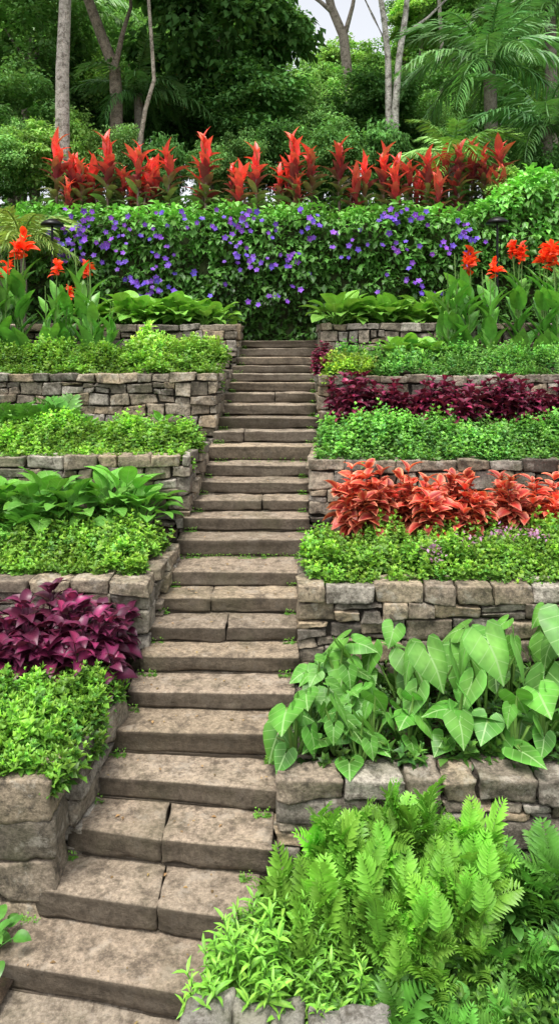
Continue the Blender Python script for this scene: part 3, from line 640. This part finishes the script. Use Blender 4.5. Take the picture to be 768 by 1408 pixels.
CR={'d':[crown((.12,.27,.075)),crown((.13,.29,.08),ls=.12,el=(-1.3,0))],'m':[crown((.19,.38,.10)),crown((.18,.35,.11),ls=.08,nl=180)],'l':[crown((.29,.50,.13),ls=.11),crown((.26,.45,.15),ncl=80,nl=160,ls=.07)]}
def trunkmesh(H,r,col,bend=.3,br=4,rc=2):
    b=B(); n=7; ph=U(0,6); p=[(bend*math.sin(i/n*2.5+ph)-bend*math.sin(ph),bend*.5*math.cos(i/n*2+ph)-bend*.5*math.cos(ph),H*i/n-.3*(i==0)) for i in range(n+1)]
    V,F=tube(p,[r*(1.25-.65*i/n) for i in range(n+1)],10); b.raw(V,F,col)
    for k in range(br):
        i=random.randint(3,n-1); q=np.array(p[i]); az=U(0,6.28); ln=rc*U(.6,1.0)
        d=np.array([math.cos(az)*.6,math.sin(az)*.6,.8])*ln
        V,F=tube([tuple(q),tuple(q+d*.5+np.array([0,0,-.05])),tuple(q+d)],[r*.45,r*.3,r*.12],7); b.raw(V,F,col)
    return b.mesh('trunk',M_bark)
def tree(px,py,rpx,Y,kind,tcol=(.24,.20,.16),tr=.12,label=None,sq=1.0):
    x,y,z=P(px,py,Y); g=ground_z(x,y); R=rpx*Y/1000; H=max(.5,z-g)
    r=obj('tree',None,label=label or {'d':'dense dark green broadleaf tree on the hillside','m':'leafy green hillside tree','l':'lighter green tree with fine foliage'}[kind],cat='tree',group='trees on the wooded hillside',loc=(x,y,g))
    obj('trunk',trunkmesh(H,tr,tcol,rc=R*.6,bend=.15),parent=r)
    obj('crown',random.choice(CR[kind]),parent=r,loc=(0,0,H),rz=U(0,6.28),scale=(R,R,R*sq*U(.85,1.2)))
for a in [(30,50,95,19,'m'),(15,175,80,17.5,'m'),(130,160,65,22,'l'),(300,50,105,19,'d'),(245,150,70,21,'m'),(350,160,75,18.5,'d'),(150,10,60,27,'l'),
          (440,150,55,23,'m'),(490,140,50,28,'l'),(385,40,42,24,'m'),(590,90,60,30,'l'),(640,20,50,24,'m'),(700,-10,80,26,'m'),(775,100,75,21,'l'),(600,160,70,23,'m'),
          (525,160,60,20,'d'),(215,20,65,28,'l'),(290,170,60,20,'m'),(50,225,50,15.6,'l'),(430,205,50,18,'m'),(585,30,45,27,'l'),(535,95,38,31,'m'),(475,90,38,33,'l'),(560,10,28,29,'m'),
          (0,232,48,15.2,'m'),(-30,130,80,22,'m'),(190,90,60,23,'m')]:
    tree(*a)
for px in range(-80,860,90):
    mid=340<px<590
    tree(px+U(-12,12),140 if mid else 70,75 if mid else 95,40,random.choice('mml'),tr=.2)
for (Y,st,rr,y0) in ((16.2,64,43,230),(21,80,50,180)):
    for px in np.arange(-40,850,st):
        tree(px+U(-20,20),y0+U(-24,16),rr*U(.75,1.25),Y+U(-.6,.9),random.choice('dmml'),tr=.04,label='leafy green understory shrub behind red cordylines',sq=1.35)
for px in (700,750,800): tree(px,262,35,14.6,'l',tr=.04,label='bright green leafy shrub above the hedge')
def bare(path,Y,r,col,label,limbs=(),top=True):
    pts=[P(a,b_,Y) for a,b_ in path]; x,y,_=pts[0]; g=ground_z(x,y)
    o=obj('tree',None,label=label,cat='tree',group='trees on the wooded hillside',loc=(x,y,g))
    b=B(); q=[(0,0,-.3)]+[(p[0]-x,0,p[2]-g) for p in pts]; V,F=tube(q,[r*(1.1-.5*i/len(q)) for i in range(len(q))],12); b.raw(V,F,col)
    for lp in limbs:
        q2=[(P(a,b_,Y)[0]-x,U(-.2,.2)*i,P(a,b_,Y)[2]-g) for i,(a,b_) in enumerate(lp)]; V,F=tube(q2,[r*(.5-.4*i/len(q2)) for i in range(len(q2))],8); b.raw(V,F,col)
    obj('trunk',b.mesh('trunk',M_bark),parent=o)
    tx,_,tz=pts[-1]; s=2
    obj('crown',random.choice(CR['m']),parent=o,loc=(tx-x,0,tz-g+1.8),scale=(s,s,s*.75),rz=U(0,6))
bare([(86,195),(86,100),(90,0),(92,-80)],15.6,.16,(.50,.44,.39),'tree with straight pale grey trunk')
bare([(160,130),(158,95),(140,50),(118,-10),(100,-70)],17.5,.15,(.26,.21,.16),'dark forked tree trunk on the hillside',[[(158,95),(170,50),(176,0),(180,-60)]])
bare([(192,200),(200,150),(212,110),(208,50),(200,-60)],15.8,.05,(.40,.35,.28),'slender curved young tree trunk')
bare([(478,110),(472,50),(455,10),(440,-60)],27,.2,(.26,.22,.18),'tall tree with dark forking limbs',[[(473,50),(484,10),(495,-50)],[(460,20),(440,5),(425,-10)]])
bare([(534,150),(533,80),(528,30),(515,-50)],17.6,.085,(.62,.58,.52),'pale slender tree trunk with open limbs',[[(531,60),(515,20),(500,-10)]])
bare([(543,150),(548,80),(557,20),(565,-60)],17.4,.085,(.62,.58,.52),'pale slender tree trunk leaning outwards',[[(552,50),(590,20),(640,-30)]])
bare([(605,150),(608,90),(604,20),(600,-60)],22,.07,(.45,.40,.34),'thin straight trunk among palms')
